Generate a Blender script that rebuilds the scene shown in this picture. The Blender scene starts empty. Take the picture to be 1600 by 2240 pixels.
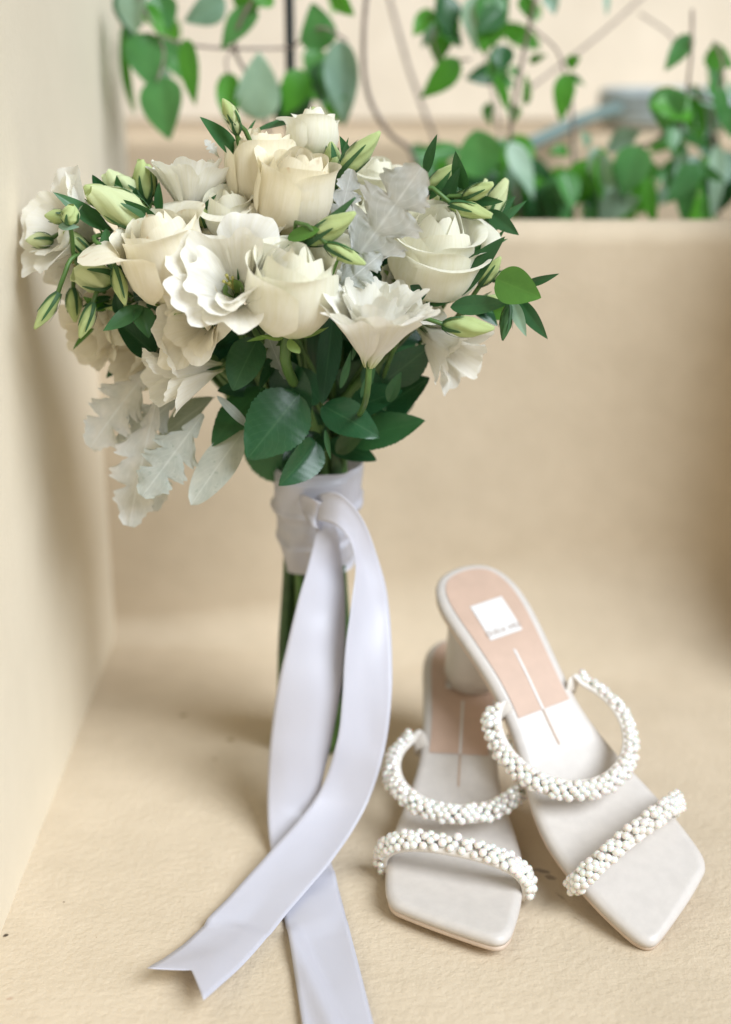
import bpy, math, random
from mathutils import Vector, Matrix, noise
from math import sin, cos, pi, radians, sqrt, exp
random.seed(7)
scene = bpy.context.scene
COL = scene.collection

# ------------------------------------------------------------------ camera, world, sun, exposure
CH, PITCH, FPX = 0.481, radians(20), 3111.0
cam = bpy.data.cameras.new('camera'); camo = bpy.data.objects.new('camera', cam); COL.objects.link(camo)
cam.sensor_fit = 'VERTICAL'; cam.sensor_height = 36.0; cam.lens = 50.0
camo.location = (0, 0, CH); camo.rotation_euler = (pi/2 - PITCH, 0, 0)
cam.clip_start = 0.02; cam.clip_end = 100
cam.dof.use_dof = True; cam.dof.focus_distance = 0.765; cam.dof.aperture_fstop = 2.8
scene.camera = camo

SUN_TO = Vector((0.56, -0.48, 0.68)).normalized()          # towards the soft, veiled sun: front right
world = bpy.data.worlds.new('World'); scene.world = world; world.use_nodes = True
wn = world.node_tree.nodes; wl = world.node_tree.links
sky = wn.new('ShaderNodeTexSky'); sky.sky_type = 'NISHITA'; sky.sun_disc = False
sky.sun_elevation = math.asin(SUN_TO.z); sky.sun_rotation = math.atan2(SUN_TO.x, SUN_TO.y)
sky.dust_density = 4.0; sky.air_density = 1.0
hsv = wn.new('ShaderNodeHueSaturation'); hsv.inputs['Saturation'].default_value = 0.40
bg = wn['Background']; bg.inputs['Strength'].default_value = 0.05
wl.new(sky.outputs[0], hsv.inputs['Color']); wl.new(hsv.outputs[0], bg.inputs['Color'])
sl = bpy.data.lights.new('sun', 'SUN'); sl.energy = 5.0; sl.angle = radians(36); sl.color = (0.815, 0.895, 1.0)
so = bpy.data.objects.new('sun', sl); COL.objects.link(so)
so.rotation_euler = (-SUN_TO).to_track_quat('-Z', 'Y').to_euler(); so.location = (2, -2, 3)
vs = scene.view_settings
vs.view_transform = 'Standard'; vs.look = 'None'; vs.gamma = 1.0; vs.use_curve_mapping = False
vs.exposure = -0.21
cy = scene.cycles; cy.max_bounces = 7; cy.diffuse_bounces = 4; cy.glossy_bounces = 3; cy.transmission_bounces = 4; cy.caustics_reflective = False; cy.caustics_refractive = False

# ------------------------------------------------------------------ helpers
CP, SP_ = cos(PITCH), sin(PITCH)
def ray(u, v):
    dx = (u-800)/FPX; dy = (v-1120)/FPX
    return Vector((dx, CP - dy*SP_, -SP_ - dy*CP))
def P(u, v, y):                      # point of the place at distance y into the niche
    d = ray(u, v); return Vector((0, 0, CH)) + d*(y/d.y)
def PZ(u, v, z):                     # point of the place at height z above the ledge
    d = ray(u, v); return Vector((0, 0, CH)) + d*((z-CH)/d.z)
RT, UP, TW = Vector((1, 0, 0)), Vector((0, SP_, CP)), Vector((0, -CP, SP_))
def V3(a): return (RT*a[0] + UP*a[1] + TW*a[2]).normalized()
def lerp(a, b, t): return a + (b-a)*t
def sst(a, b, x):
    t = min(1, max(0, (x-a)/(b-a))); return t*t*(3-2*t)
def interp(x, xs, ys):
    if x <= xs[0]: return ys[0]
    for i in range(1, len(xs)):
        if x <= xs[i]:
            t = (x-xs[i-1])/(xs[i]-xs[i-1]); return ys[i-1]+(ys[i]-ys[i-1])*t
    return ys[-1]
def crom(pts, t, closed=False):
    n = len(pts)
    if closed:
        x = t*n; i = int(x); f = x-i; g = lambda k: pts[(i+k) % n]
    else:
        x = min(max(t, 0), 1)*(n-1); i = min(int(x), n-2); f = x-i; g = lambda k: pts[min(max(i+k, 0), n-1)]
    a, b, c, d = g(-1), g(0), g(1), g(2)
    return 0.5*((2*b) + (c-a)*f + (2*a-5*b+4*c-d)*f*f + (3*b-a-3*c+d)*f*f*f)

def mesh(name, verts, faces, uvs=None, smooth=True):
    m = bpy.data.meshes.new(name); m.from_pydata([tuple(v) for v in verts], [], faces)
    if uvs:
        l = m.uv_layers.new(name='UVMap'); co = [0.0]*(2*len(m.loops))
        for i, lp in enumerate(m.loops): co[2*i], co[2*i+1] = uvs[lp.vertex_index]
        l.data.foreach_set('uv', co)
    if smooth: m.polygons.foreach_set('use_smooth', [True]*len(m.polygons))
    m.update(); return m
def link(name, m, mat=None, parent=None, M=None, label=None, cat=None, group=None, kind=None):
    o = bpy.data.objects.new(name, m); COL.objects.link(o)
    if mat and m and not m.materials: m.materials.append(mat)
    if parent: o.parent = parent
    if M is not None: o.matrix_basis = M
    for k, v in (('label', label), ('category', cat), ('group', group), ('kind', kind)):
        if v: o[k] = v
    return o
def grid_faces(nu, nv, closed=False):      # vertices laid out v-major: index = j*nu+i
    f = []
    for j in range(nv-1):
        for i in range(nu if closed else nu-1):
            k = (i+1) % nu
            f.append((j*nu+i, j*nu+k, (j+1)*nu+k, (j+1)*nu+i))
    return f
def tube(pts, rad, sides=8, steps=None, cap=True):
    """swept tube through control points; rad a number or list"""
    n = steps or (len(pts)-1)*4+1
    c = [crom(pts, i/(n-1)) for i in range(n)]
    V, F = [], []
    up = None
    for i in range(n):
        t = (c[min(i+1, n-1)]-c[max(i-1, 0)]).normalized()
        if up is None: up = t.orthogonal().normalized()
        up = (up - t*up.dot(t)).normalized(); sd = t.cross(up)
        r = rad if not isinstance(rad, (list, tuple)) else interp(i/(n-1), [k/(len(rad)-1) for k in range(len(rad))], rad)
        for k in range(sides):
            a = 2*pi*k/sides; V.append(c[i] + up*(r*cos(a)) + sd*(r*sin(a)))
    F = grid_faces(sides, n, True)
    if cap: F.append(tuple(range(sides))[::-1]); F.append(tuple((n-1)*sides+k for k in range(sides)))
    return V, F
def frame(origin, zaxis, xhint=None):
    z = zaxis.normalized(); x = (xhint or z.orthogonal()); x = (x - z*x.dot(z)).normalized(); y = z.cross(x)
    M = Matrix((x, y, z)).transposed().to_4x4(); M.translation = origin; return M

# ------------------------------------------------------------------ materials
class N:
    def __init__(s, name):
        s.m = bpy.data.materials.new(name); s.m.use_nodes = True; s.t = s.m.node_tree
        s.b = s.t.nodes['Principled BSDF']; s.out = s.t.nodes['Material Output']
    def new(s, t, **k):
        n = s.t.nodes.new('ShaderNode'+t)
        for a, b in k.items(): setattr(n, a, b)
        return n
    def l(s, a, b): s.t.links.new(a, b)
    def set(s, **k):
        for a, b in k.items(): s.b.inputs[a.replace('_', ' ')].default_value = b
    def coord(s, w='Object'): return s.new('TexCoord').outputs[w]
    def noise(s, vec, scale, detail=4, rough=.55):
        n = s.new('TexNoise'); n.inputs['Scale'].default_value = scale; n.inputs['Detail'].default_value = detail
        n.inputs['Roughness'].default_value = rough; s.l(vec, n.inputs['Vector']); return n.outputs['Fac']
    def ramp(s, fac, stops):
        r = s.new('ValToRGB'); e = r.color_ramp.elements
        while len(e) < len(stops): e.new(0.5)
        for i, (p, c) in enumerate(stops): e[i].position = p; e[i].color = (*c, 1) if len(c) == 3 else c
        s.l(fac, r.inputs[0]); return r.outputs[0]
    def math(s, op, a, b=None):
        n = s.new('Math', operation=op)
        for i, x in enumerate((a, b)):
            if x is None: continue
            if hasattr(x, 'links'): s.l(x, n.inputs[i])
            else: n.inputs[i].default_value = x
        return n.outputs[0]
    def mix(s, fac, a, b, blend='MIX'):
        n = s.new('MixRGB', blend_type=blend)
        for i, x in enumerate((fac, a, b)):
            if hasattr(x, 'links'): s.l(x, n.inputs[i])
            else: n.inputs[i].default_value = x if i == 0 else (*x, 1)
        return n.outputs[0]
    def bump(s, h, strength, dist, prev=None):
        n = s.new('Bump'); n.inputs['Strength'].default_value = strength; n.inputs['Distance'].default_value = dist
        s.l(h, n.inputs['Height'])
        if prev: s.l(prev, n.inputs['Normal'])
        return n.outputs[0]
    def translucent(s, color, fac, normal=None):
        t = s.new('BsdfTranslucent'); s.l(color, t.inputs['Color']) if hasattr(color, 'links') else setattr(t.inputs['Color'], 'default_value', (*color, 1))
        x = s.new('MixShader'); x.inputs[0].default_value = fac
        s.l(s.b.outputs[0], x.inputs[1]); s.l(t.outputs[0], x.inputs[2]); s.l(x.outputs[0], s.out.inputs['Surface'])
        if normal: s.l(normal, t.inputs['Normal'])

def plaster(name, base, marks=(), relief=1.0, tone=1.0):
    n = N(name); pos = n.new('NewGeometry').outputs['Position']
    big = n.noise(pos, 5, 3); mid = n.noise(pos, 38, 4); fine = n.noise(pos, 210, 3, .6); grit = n.noise(pos, 620, 2)
    c = n.mix(1.0, base, n.ramp(big, [(.3, (1-.07*tone, 1-.075*tone, 1-.09*tone)), (.7, (1+.05*tone,)*3)]), 'MULTIPLY')
    c = n.mix(1.0, c, n.ramp(mid, [(.35, (1-.035*tone, 1-.04*tone, 1-.05*tone)), (.65, (1+.02*tone,)*3)]), 'MULTIPLY')
    for (p, r, col, stretch, rz) in marks:                  # little scuffs and specks with their own outline
        mp = n.new('Mapping', vector_type='TEXTURE'); mp.inputs['Location'].default_value = p
        mp.inputs['Rotation'].default_value = (0, 0, rz); mp.inputs['Scale'].default_value = (r*stretch, r, r*3)
        n.l(pos, mp.inputs['Vector'])
        ln = n.new('VectorMath', operation='LENGTH'); n.l(mp.outputs[0], ln.inputs[0])
        d = n.math('ADD', ln.outputs['Value'], n.math('MULTIPLY', n.math('SUBTRACT', fine, .5), 2.4))
        f = n.ramp(d, [(.45, (1, 1, 1)), (.95, (0, 0, 0))])
        c = n.mix(f, c, col)
    n.l(c, n.b.inputs['Base Color'])
    b = n.bump(mid, .12*relief, .003)
    b = n.bump(fine, .62*relief, .0017, b)
    b = n.bump(grit, .16*relief, .0006, b)
    n.l(b, n.b.inputs['Normal']); n.set(Roughness=.82, Specular_IOR_Level=.22)
    return n.m
def petal_mat(name, tip, base, trans=.32, dirt=0.0):
    n = N(name); uv = n.coord('UV'); sep = n.new('SeparateXYZ'); n.l(uv, sep.inputs[0])
    oi = n.new('ObjectInfo').outputs['Random']
    c = n.ramp(sep.outputs['Y'], [(0.0, base), (.14, tuple(lerp(a, b, .55) for a, b in zip(base, tip))), (.38, tip), (1.0, tuple(min(.93, x*1.015) for x in tip))])
    c = n.mix(1.0, c, n.ramp(oi, [(0, (.985, .97, .93)), (1, (1.01, 1.01, 1.02))]), 'MULTIPLY')
    nz = n.noise(n.coord(), 90, 3); c = n.mix(1.0, c, n.ramp(nz, [(.3, (.98, .975, .96)), (.7, (1.01, 1.01, 1.01))]), 'MULTIPLY')
    if dirt:                                               # bruised, browned rim spots
        rim = n.math('MULTIPLY', n.ramp(sep.outputs['Y'], [(.9, (0, 0, 0)), (1.0, (1, 1, 1))]), n.ramp(n.noise(n.coord(), 160, 2), [(.58, (0, 0, 0)), (.72, (1, 1, 1))]))
        c = n.mix(n.math('MULTIPLY', rim, dirt), c, (.62, .42, .22))
    mp = n.new('Mapping'); mp.inputs['Scale'].default_value = (26, 2.2, 1); n.l(uv, mp.inputs['Vector'])
    vn = n.noise(mp.outputs[0], 1.0, 4, .6)
    c = n.mix(1.0, c, n.ramp(vn, [(.35, (.96, .955, .90)), (.6, (1.01, 1.01, 1.01))]), 'MULTIPLY')
    n.l(c, n.b.inputs['Base Color'])
    b = n.bump(vn, .16, .0007); b = n.bump(n.noise(n.coord(), 260, 2), .12, .0006, b)
    n.l(b, n.b.inputs['Normal']); n.set(Roughness=.62, Specular_IOR_Level=.16, Sheen_Weight=.2)
    n.translucent(c, trans, b); return n.m
def leaf_mat(name, top, back, vein, rough=.36, trans=.18, veinamt=.5, blotch=None):
    n = N(name); uv = n.coord('UV'); sep = n.new('SeparateXYZ'); n.l(uv, sep.inputs[0])
    x = n.math('ABSOLUTE', n.math('SUBTRACT', sep.outputs['X'], .5))
    mid = n.ramp(x, [(.0, (1, 1, 1)), (.035, (0, 0, 0))])
    ph = n.math('SUBTRACT', n.math('MULTIPLY', sep.outputs['Y'], 9.0), n.math('MULTIPLY', x, 7.0))
    ph = n.math('ADD', ph, n.math('MULTIPLY', n.noise(uv, 4.5, 2), 1.1))
    tri = n.math('ABSOLUTE', n.math('SUBTRACT', n.math('FRACT', ph), .5))
    side = n.ramp(tri, [(.0, (1, 1, 1)), (.07, (0, 0, 0))])
    vn = n.math('MAXIMUM', mid, n.math('MULTIPLY', side, .55))
    oi = n.new('ObjectInfo').outputs['Random']
    c = n.mix(1.0, top, n.ramp(oi, [(0, (.72, .78, .72)), (.5, (1, 1, 1)), (1, (1.25, 1.18, 1.1))]), 'MULTIPLY')
    c = n.mix(1.0, c, n.ramp(n.noise(n.coord(), 70, 3), [(.3, (.82, .85, .82)), (.7, (1.12, 1.1, 1.08))]), 'MULTIPLY')
    if blotch:
        bl = n.ramp(n.noise(n.coord(), 230, 3, .7), [(.60, (0, 0, 0)), (.74, (1, 1, 1))]); c = n.mix(n.math('MULTIPLY', bl, .65), c, blotch)
    c = n.mix(n.math('MULTIPLY', vn, veinamt), c, vein)
    g = n.new('NewGeometry'); c = n.mix(g.outputs['Backfacing'], c, back)
    n.l(c, n.b.inputs['Base Color'])
    b = n.bump(vn, -.35, .0008); b = n.bump(n.noise(n.coord(), 300, 2), .15, .0004, b)
    n.l(b, n.b.inputs['Normal']); n.set(Roughness=rough, Specular_IOR_Level=.45)
    n.translucent(n.mix(1, c, (1.5, 1.6, .9), 'MULTIPLY'), trans, b); return n.m
def simple(name, col, rough=.5, spec=.5, noise_s=None, amt=.08, bump=None, **kw):
    n = N(name)
    if noise_s:
        f = n.noise(n.coord(), noise_s, 4)
        c = n.mix(1, col, n.ramp(f, [(.3, (1-amt,)*3), (.7, (1+amt*.5,)*3)]), 'MULTIPLY'); n.l(c, n.b.inputs['Base Color'])
        if bump: n.l(n.bump(n.noise(n.coord(), bump[0], 3), bump[1], bump[2]), n.b.inputs['Normal'])
    else: n.b.inputs['Base Color'].default_value = (*col, 1)
    n.set(Roughness=rough, Specular_IOR_Level=spec, **kw); return n.m

PL = (.62, .515, .375)
M_floor = plaster('plaster_ledge', PL, marks=[
    (PZ(1186, 1906, 0), .0030, (.30, .25, .20), 2.2, -.35), (PZ(1205, 1920, 0), .0026, (.33, .27, .21), 1.6, -.6),
    (PZ(1228, 1962, 0), .0012, (.45, .36, .26), 4.5, -1.0), (PZ(1262, 2010, 0), .0010, (.47, .38, .27), 3.5, -.9),
    (PZ(15, 2046, 0), .0016, (.08, .06, .04), 1.3, .4), (PZ(140, 1973, 0), .0009, (.25, .18, .12), 1, 0), (PZ(212, 2050, 0), .0008, (.3, .2, .12), 1, 0),
    (PZ(401, 1565, 0), .0030, (.30, .22, .12), 1.3, 0), (PZ(507, 1618, 0), .0024, (.36, .27, .15), 1.5, 0), (PZ(470, 1660, 0), .0018, (.42, .32, .2), 1.2, 0),
    (PZ(20, 2185, 0), .0014, (.5, .36, .25), 2, .3)])
M_wall = plaster('plaster_wall', PL, relief=.5)
M_side = plaster('plaster_side_wall', (.77, .685, .535), relief=.25, tone=.4)  # lighter than the niche plaster: side light on this wall put into its colour
M_far = plaster('plaster_far', (.70, .61, .48), relief=.5)
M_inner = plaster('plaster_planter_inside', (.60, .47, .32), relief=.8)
M_soil = simple('soil', (.05, .035, .022), .95, .2, 60, .5, (120, .8, .006))
M_rose = petal_mat('rose_petal', (.93, .88, .75), (.74, .73, .38), dirt=.7)
M_rosec = petal_mat('rose_petal_peach', (.93, .865, .70), (.78, .72, .36), dirt=.7)
M_rosew = petal_mat('rose_petal_white', (.93, .91, .80), (.60, .68, .30), dirt=.2)
M_lisi = petal_mat('lisianthus_petal', (.92, .91, .86), (.64, .70, .38), trans=.36)
M_lisic = petal_mat('lisianthus_petal_cream', (.92, .88, .78), (.70, .69, .40), trans=.36)
M_budp = petal_mat('bud_petal', (.55, .66, .30), (.30, .46, .14), trans=.25)
M_budl = petal_mat('half_open_petal', (.72, .80, .48), (.34, .52, .16), trans=.3)
M_sepal = leaf_mat('sepal', (.050, .135, .050), (.07, .16, .06), (.08, .2, .07), .45, .2, .2)
M_rsepal = leaf_mat('rose_sepal', (.20, .36, .10), (.3, .44, .18), (.25, .4, .14), .5, .25, .2)
M_stem = simple('stem', (.085, .17, .04), .42, .4, 60, .35)
M_stemd = simple('stem_dark', (.045, .095, .028), .42, .4, 60, .4)
M_rleaf = leaf_mat('rose_leaf', (.018, .080, .030), (.10, .20, .10), (.08, .18, .08), .32, .12, .38)
M_lleaf = leaf_mat('lisianthus_leaf', (.040, .130, .048), (.10, .21, .12), (.06, .17, .06), .36, .2, .3)
M_bleaf = leaf_mat('bright_leaf', (.085, .22, .035), (.14, .28, .08), (.12, .27, .05), .33, .25, .3)
M_dusty = leaf_mat('silver_leaf', (.52, .525, .53), (.58, .585, .59), (.70, .705, .71), .88, .16, .75)
M_dustys = leaf_mat('silver_leaf_speckled', (.40, .425, .405), (.50, .52, .52), (.64, .655, .63), .85, .2, .5, (.20, .26, .19))
M_vleaf = leaf_mat('vine_leaf', (.085, .260, .080), (.16, .32, .14), (.13, .30, .11), .34, .32, .3)
M_vleafb = leaf_mat('vine_leaf_bright', (.090, .32, .036), (.15, .36, .08), (.13, .36, .08), .4, .42, .3)
M_vleafg = leaf_mat('vine_leaf_grey', (.26, .40, .31), (.32, .44, .36), (.27, .40, .31), .42, .2, .3)
M_twig = simple('twig', (.30, .235, .205), .8, .2, 120, .35, (220, .5, .002))
M_stake = simple('stake', (.02, .026, .028), .5, .4, 80, .2)
M_hose = simple('hose', (.19, .27, .25), .5, .4, 50, .15)
M_hosep = simple('hose_pale', (.46, .52, .52), .45, .5, 50, .12)
M_stamen = simple('stamen', (.42, .40, .12), .6, .3, 200, .3)
M_leather = simple('white_leather', (.61, .565, .515), .40, .36, 160, .05, (420, .10, .0006), Coat_Weight=.06)
M_lining = simple('strap_lining', (.78, .73, .66), .5, .3, 160, .06, (420, .1, .0006))
M_sole = simple('outsole', (.66, .53, .42), .5, .35, 120, .08)
M_heelcap = simple('heel_cap', (.62, .55, .46), .6, .3, 120, .1)
M_pad = simple('blush_sock', (.555, .395, .30), .5, .3, 90, .06, (500, .08, .0005))
M_patch = simple('white_patch', (.72, .70, .67), .5, .3, 90, .03)
M_print = simple('print', (.46, .37, .31), .6, .2, 90, .05)
M_stripe = simple('tan_stripe', (.52, .38, .28), .55, .2, 90, .05)
def pearl_mat():
    n = N('pearl'); lw = n.new('LayerWeight'); lw.inputs['Blend'].default_value = .35
    oi = n.new('ObjectInfo').outputs['Random']
    c = n.ramp(lw.outputs['Facing'], [(0, (.86, .835, .79)), (.5, (.83, .80, .755)), (1, (.80, .79, .79))])
    c = n.mix(1, c, n.ramp(oi, [(0, (.95, .93, .90)), (1, (1.03, 1.03, 1.03))]), 'MULTIPLY'); n.l(c, n.b.inputs['Base Color'])
    n.set(Roughness=.16, Metallic=.12, Specular_IOR_Level=1.0, Coat_Weight=1.0, Coat_Roughness=.04, Subsurface_Weight=.45, Subsurface_Scale=.004)
    return n.m
M_pearl = pearl_mat()
def satin_mat():
    n = N('satin'); uv = n.coord('UV')
    mp = n.new('Mapping'); mp.inputs['Scale'].default_value = (900, 12, 1); n.l(uv, mp.inputs['Vector'])
    th = n.noise(mp.outputs[0], 1.0, 2)
    sep = n.new('SeparateXYZ'); n.l(uv, sep.inputs[0])
    e = n.math('ABSOLUTE', n.math('SUBTRACT', sep.outputs['X'], .5))
    hem = n.ramp(e, [(.470, (0, 0, 0)), (.480, (1, 1, 1)), (.5, (.4, .4, .4))])
    c = n.mix(1, (.67, .66, .71), n.ramp(th, [(.3, (.975, .975, .98)), (.7, (1.01, 1.01, 1.01))]), 'MULTIPLY')  # white satin with the sky's bluish reflection mixed into its colour
    n.l(c, n.b.inputs['Base Color'])
    b = n.bump(th, .06, .0003); b = n.bump(hem, .05, .0003, b); n.l(b, n.b.inputs['Normal'])
    n.set(Roughness=.30, Specular_IOR_Level=.6, Anisotropic=.75, Sheen_Weight=.15, Sheen_Roughness=.35)
    n.translucent(c, .24, b); return n.m
M_satin = satin_mat()

# ------------------------------------------------------------------ the plaster niche
XL = -0.199; YB = 1.030; ZT = 0.326; XR = 0.325; YP = 1.42
def sheet(name, prof, a0, a1, axis, mat, n=2, **kw):
    """profile swept along x (axis 'x': profile is (y,z)) or along y (axis 'y': profile is (x,z))"""
    V = []
    for p in prof:
        for i in range(n):
            a = lerp(a0, a1, i/(n-1)); V.append((a, p[0], p[1]) if axis == 'x' else (p[0], a, p[1]))
    return link(name, mesh(name, V, grid_faces(n, len(prof)), smooth=True), mat, **kw)
def arc(c0, c1, r, a0, a1, n=10): return [(c0+r*cos(lerp(a0, a1, i/n)), c1+r*sin(lerp(a0, a1, i/n))) for i in range(n+1)]
sheet('floor', [(-1.6, 0.0), (YB-.10, 0.0)], XL-.001, XR+.9, 'x', M_floor, n=2, kind='structure')
# low wall in front of the planting bed: soft cove at its foot, rounded lip, real thickness
V = []; nc = 30; NP = 0
for i in range(nc):
    x = lerp(XL-.03, XR+.9, (i/(nc-1))**1.6); r = lerp(.022, .085, sst(XL, .22, x))
    pf = [(YB-.10, 0.0), (YB-.095, 0.0), ((YB-.095+YB-r)/2, 0.0)] + arc(YB-r, r, r, -pi/2, 0, 14) + arc(YB+.016, ZT-.016, .016, pi, pi/2, 6) + arc(YB+.022, ZT-.010, .010, pi/2, 0, 4) + [(YB+.032, .05)]
    NP = len(pf); V += [(x, a, b) for a, b in pf]
link('planter_wall', mesh('planter_wall', V, grid_faces(NP, nc)), M_wall, label='low cream plaster wall with rounded lip standing behind the sandals', cat='wall')
# tall wall on the left with a small cove at its foot, returning at its far end
lw_prof = [(XL, -.002), (XL, .5), (XL, 1.6)]
V = []; ys = [-1.6, 1.215] + [1.215+.02*sin(k*pi/12) for k in range(1, 7)]; xo = [0, 0] + [-.02*(1-cos(k*pi/12)) for k in range(1, 7)]
ys.append(1.235); xo.append(-.6)
for y, o in zip(ys, xo):
    for p in lw_prof: V.append((p[0]+o, y, p[1]))
k = len(lw_prof)
link('side_wall', mesh('side_wall', V, grid_faces(k, len(ys))), M_side, label='tall cream plaster wall beside the bouquet, its colour lightened for side light', cat='wall')
# out-of-view stub added at the right, sized to shade the low wall's end
V, F = [], []
pr = [(XR, 0), (XR, .40), (XR+.006, .414), (XR+.02, .42), (XR+.9, .42)]
for y in (YB+.0, YB-.105, YB-.117, YB-.12): 
    for p in pr: V.append((p[0] + (0 if y > YB-.11 else .010 if y > YB-.119 else .9), y, p[1]))
link('shading_stub', mesh('shading_stub', V, grid_faces(len(pr), 4)), M_wall, label='plaster stub added out of view at the right to shade the corner', cat='wall')
# planting bed, its back wall, and the bright terrace wall beyond
sheet('soil_bed', [(YB+.032, .20), (YP, .21)], -1.2, 1.6, 'x', M_soil, kind='structure')
bp = [(YP, .15)] + arc(YP+.012, .352-.012, .012, pi, pi/2, 4) + [(YP+.20, .352), (YP+.20, .0)]
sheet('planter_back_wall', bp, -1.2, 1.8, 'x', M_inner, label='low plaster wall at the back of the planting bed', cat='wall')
V = []
for k in range(2):
    for z in (-.3, 2.4): V.append(Vector((-.75, 1.62, z)) + Vector((.80, .60, 0))*(3.6*k))
link('terrace_wall', mesh('terrace_wall', V, [(0, 2, 3, 1)]), M_far, label='bright cream wall far behind the planting bed', cat='wall')
sheet('terrace_floor', [(YP+.20, .0), (4.2, .0)], -2.5, 3.0, 'x', M_far, kind='structure')

# ------------------------------------------------------------------ leaves
def leaf_mesh(name, L, W, kind, seed, fold=.25, bend=.3, twist=0.0, wave=.0, nu=9, nv=20):
    rnd = random.Random(seed); ph = rnd.uniform(0, 6.28); V, U = [], []
    lobes = []
    if kind == 'dusty': nu, nv = 13, 64
    if kind == 'rose': nv = 56
    for j in range(nv):
        t = j/(nv-1)
        if kind == 'rose':   w = (sin(pi*min(1, t**.80))**.72)*(1-.10*t); teeth = 1+.075*((t*21) % 1.0-.5)*(1 if .04 < t < .97 else 0)
        elif kind == 'lance': w = sin(pi*t**.85)**.85*(1-.25*t); teeth = 1
        elif kind == 'ovate': w = (sin(pi*min(1, t**.72))**.78)*(1-.16*t*t); teeth = 1
        elif kind == 'oval':  w = sin(pi*t)**.6; teeth = 1
        elif kind == 'dusty':
            env = .16+.84*sin(pi*min(1, (t*.88+.10)))**.8*sst(.0, .35, t)
            lob = abs(sin(pi*(t*4.2+.15)))**.55
            w = env*(.27+.73*lob)*(1 if t < .985 else .75); teeth = 1+.09*sin(t*88)*sst(.1, .3, t)
            if t > .80: w = max(w, .50*sqrt(max(0, 1-((t-.80)/.215)**2)))
        for i in range(nu):
            s = -1+2*i/(nu-1); x = s*w*W/2*(lerp(1, teeth, abs(s)**3))
            y = t*L
            if kind == 'dusty': y += abs(s)**1.5*w*W*.42*(1-t)
            z = abs(x)*fold - bend*L*(t**2)*.5 + wave*W*sin(t*9+ph+s*1.5)*abs(s)**1.5
            if kind == 'dusty': z += wave*W*.5*sin(t*24+ph)*abs(s)
            if kind in ('dusty', 'rose'): z += (.030 if kind == 'dusty' else .003)*W*(abs(((9*t-3.5*abs(s)) % 1.0)-.5)*2-.5)*min(1, abs(s)*2)*sst(0, .1, t)*(1-sst(.9, 1, t)) + .02*W*(1-min(1, abs(s)*4))
            a = twist*t; x, z = x*cos(a)-z*sin(a), x*sin(a)+z*cos(a)
            V.append(Vector((x, y, z))); U.append((.5+.5*s, t))
    return mesh(name, V, grid_faces(nu, nv), U)
def leaf_obj(name, base, tip, wr, kind, mat, parent, origin, roll=0.0, seed=0, normal=None, **kw):
    d = tip-base; L = d.length; y = d.normalized(); nn = normal or TW
    z = (nn - y*nn.dot(y)).normalized(); x = y.cross(z)
    if roll:
        q = Matrix.Rotation(roll, 3, y); x = q @ x; z = q @ z
    M = Matrix((x, y, z)).transposed().to_4x4(); M.translation = base - origin
    return link(name, leaf_mesh(name, L, L*wr, kind, seed, **kw), mat, parent, M)

# ------------------------------------------------------------------ the bouquet
BO = Vector((-.036, .856, 0))
bouquet = link('bridal_bouquet', None, label='bridal bouquet of white roses and lisianthus tied with satin ribbon', cat='bouquet')
bouquet.location = BO
BIND = P(690, 1075, .842)
def petal_mesh(a0, A, prof, H, R, z0=0.0, spiral=.05, ruf=0.0, rk=2.5, curl=0.0, point=.0, seed=0, nu=15, nv=15, notch=.2, fringe=0.0):
    rnd = random.Random(seed); p1, p2, p3 = (rnd.uniform(0, 6.28) for _ in range(3)); V, U = [], []
    xs = [k[0] for k in prof]; rs = [k[1] for k in prof]
    for j in range(nv):
        v = j/(nv-1)
        for i in range(nu):
            u = -1+2*i/(nu-1)
            ve = v*(1-notch*abs(u)**2.6) + point*v**4*(1-abs(u))**2
            wv = .30+.70*sst(0, .55, v)
            a = a0 + u*A*wv
            r = R*interp(ve, xs, rs); z = H*ve
            c = max(0, (ve-.72)/.28)
            r += curl*R*c*c*(1+.35*sin(2*u+p1)); z -= curl*H*.30*c*c*c
            r += R*spiral*u*(.3+.7*v)
            f = ruf*v**2.2
            k1 = sin(rk*u*pi+p2); k2 = sin(rk*2.1*u*pi+p3)
            r += R*f*(k1+.45*k2); z += H*f*.35*(k2+.4*k1)
            if fringe: g = noise.noise(Vector((u*5.5, seed*1.3, v*1.5))); r += R*fringe*2.2*g*v**6; z += H*fringe*1.6*noise.noise(Vector((u*6.5+9, seed*2.1, 0)))*v**7
            r += R*.05*noise.noise(Vector((u*1.6+seed*3.1, v*2.2, seed*.77)))
            V.append(Vector((r*cos(a), r*sin(a), z0+z))); U.append((.5+.5*u, v))
    return mesh('petal', V, grid_faces(nu, nv), U)
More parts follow.
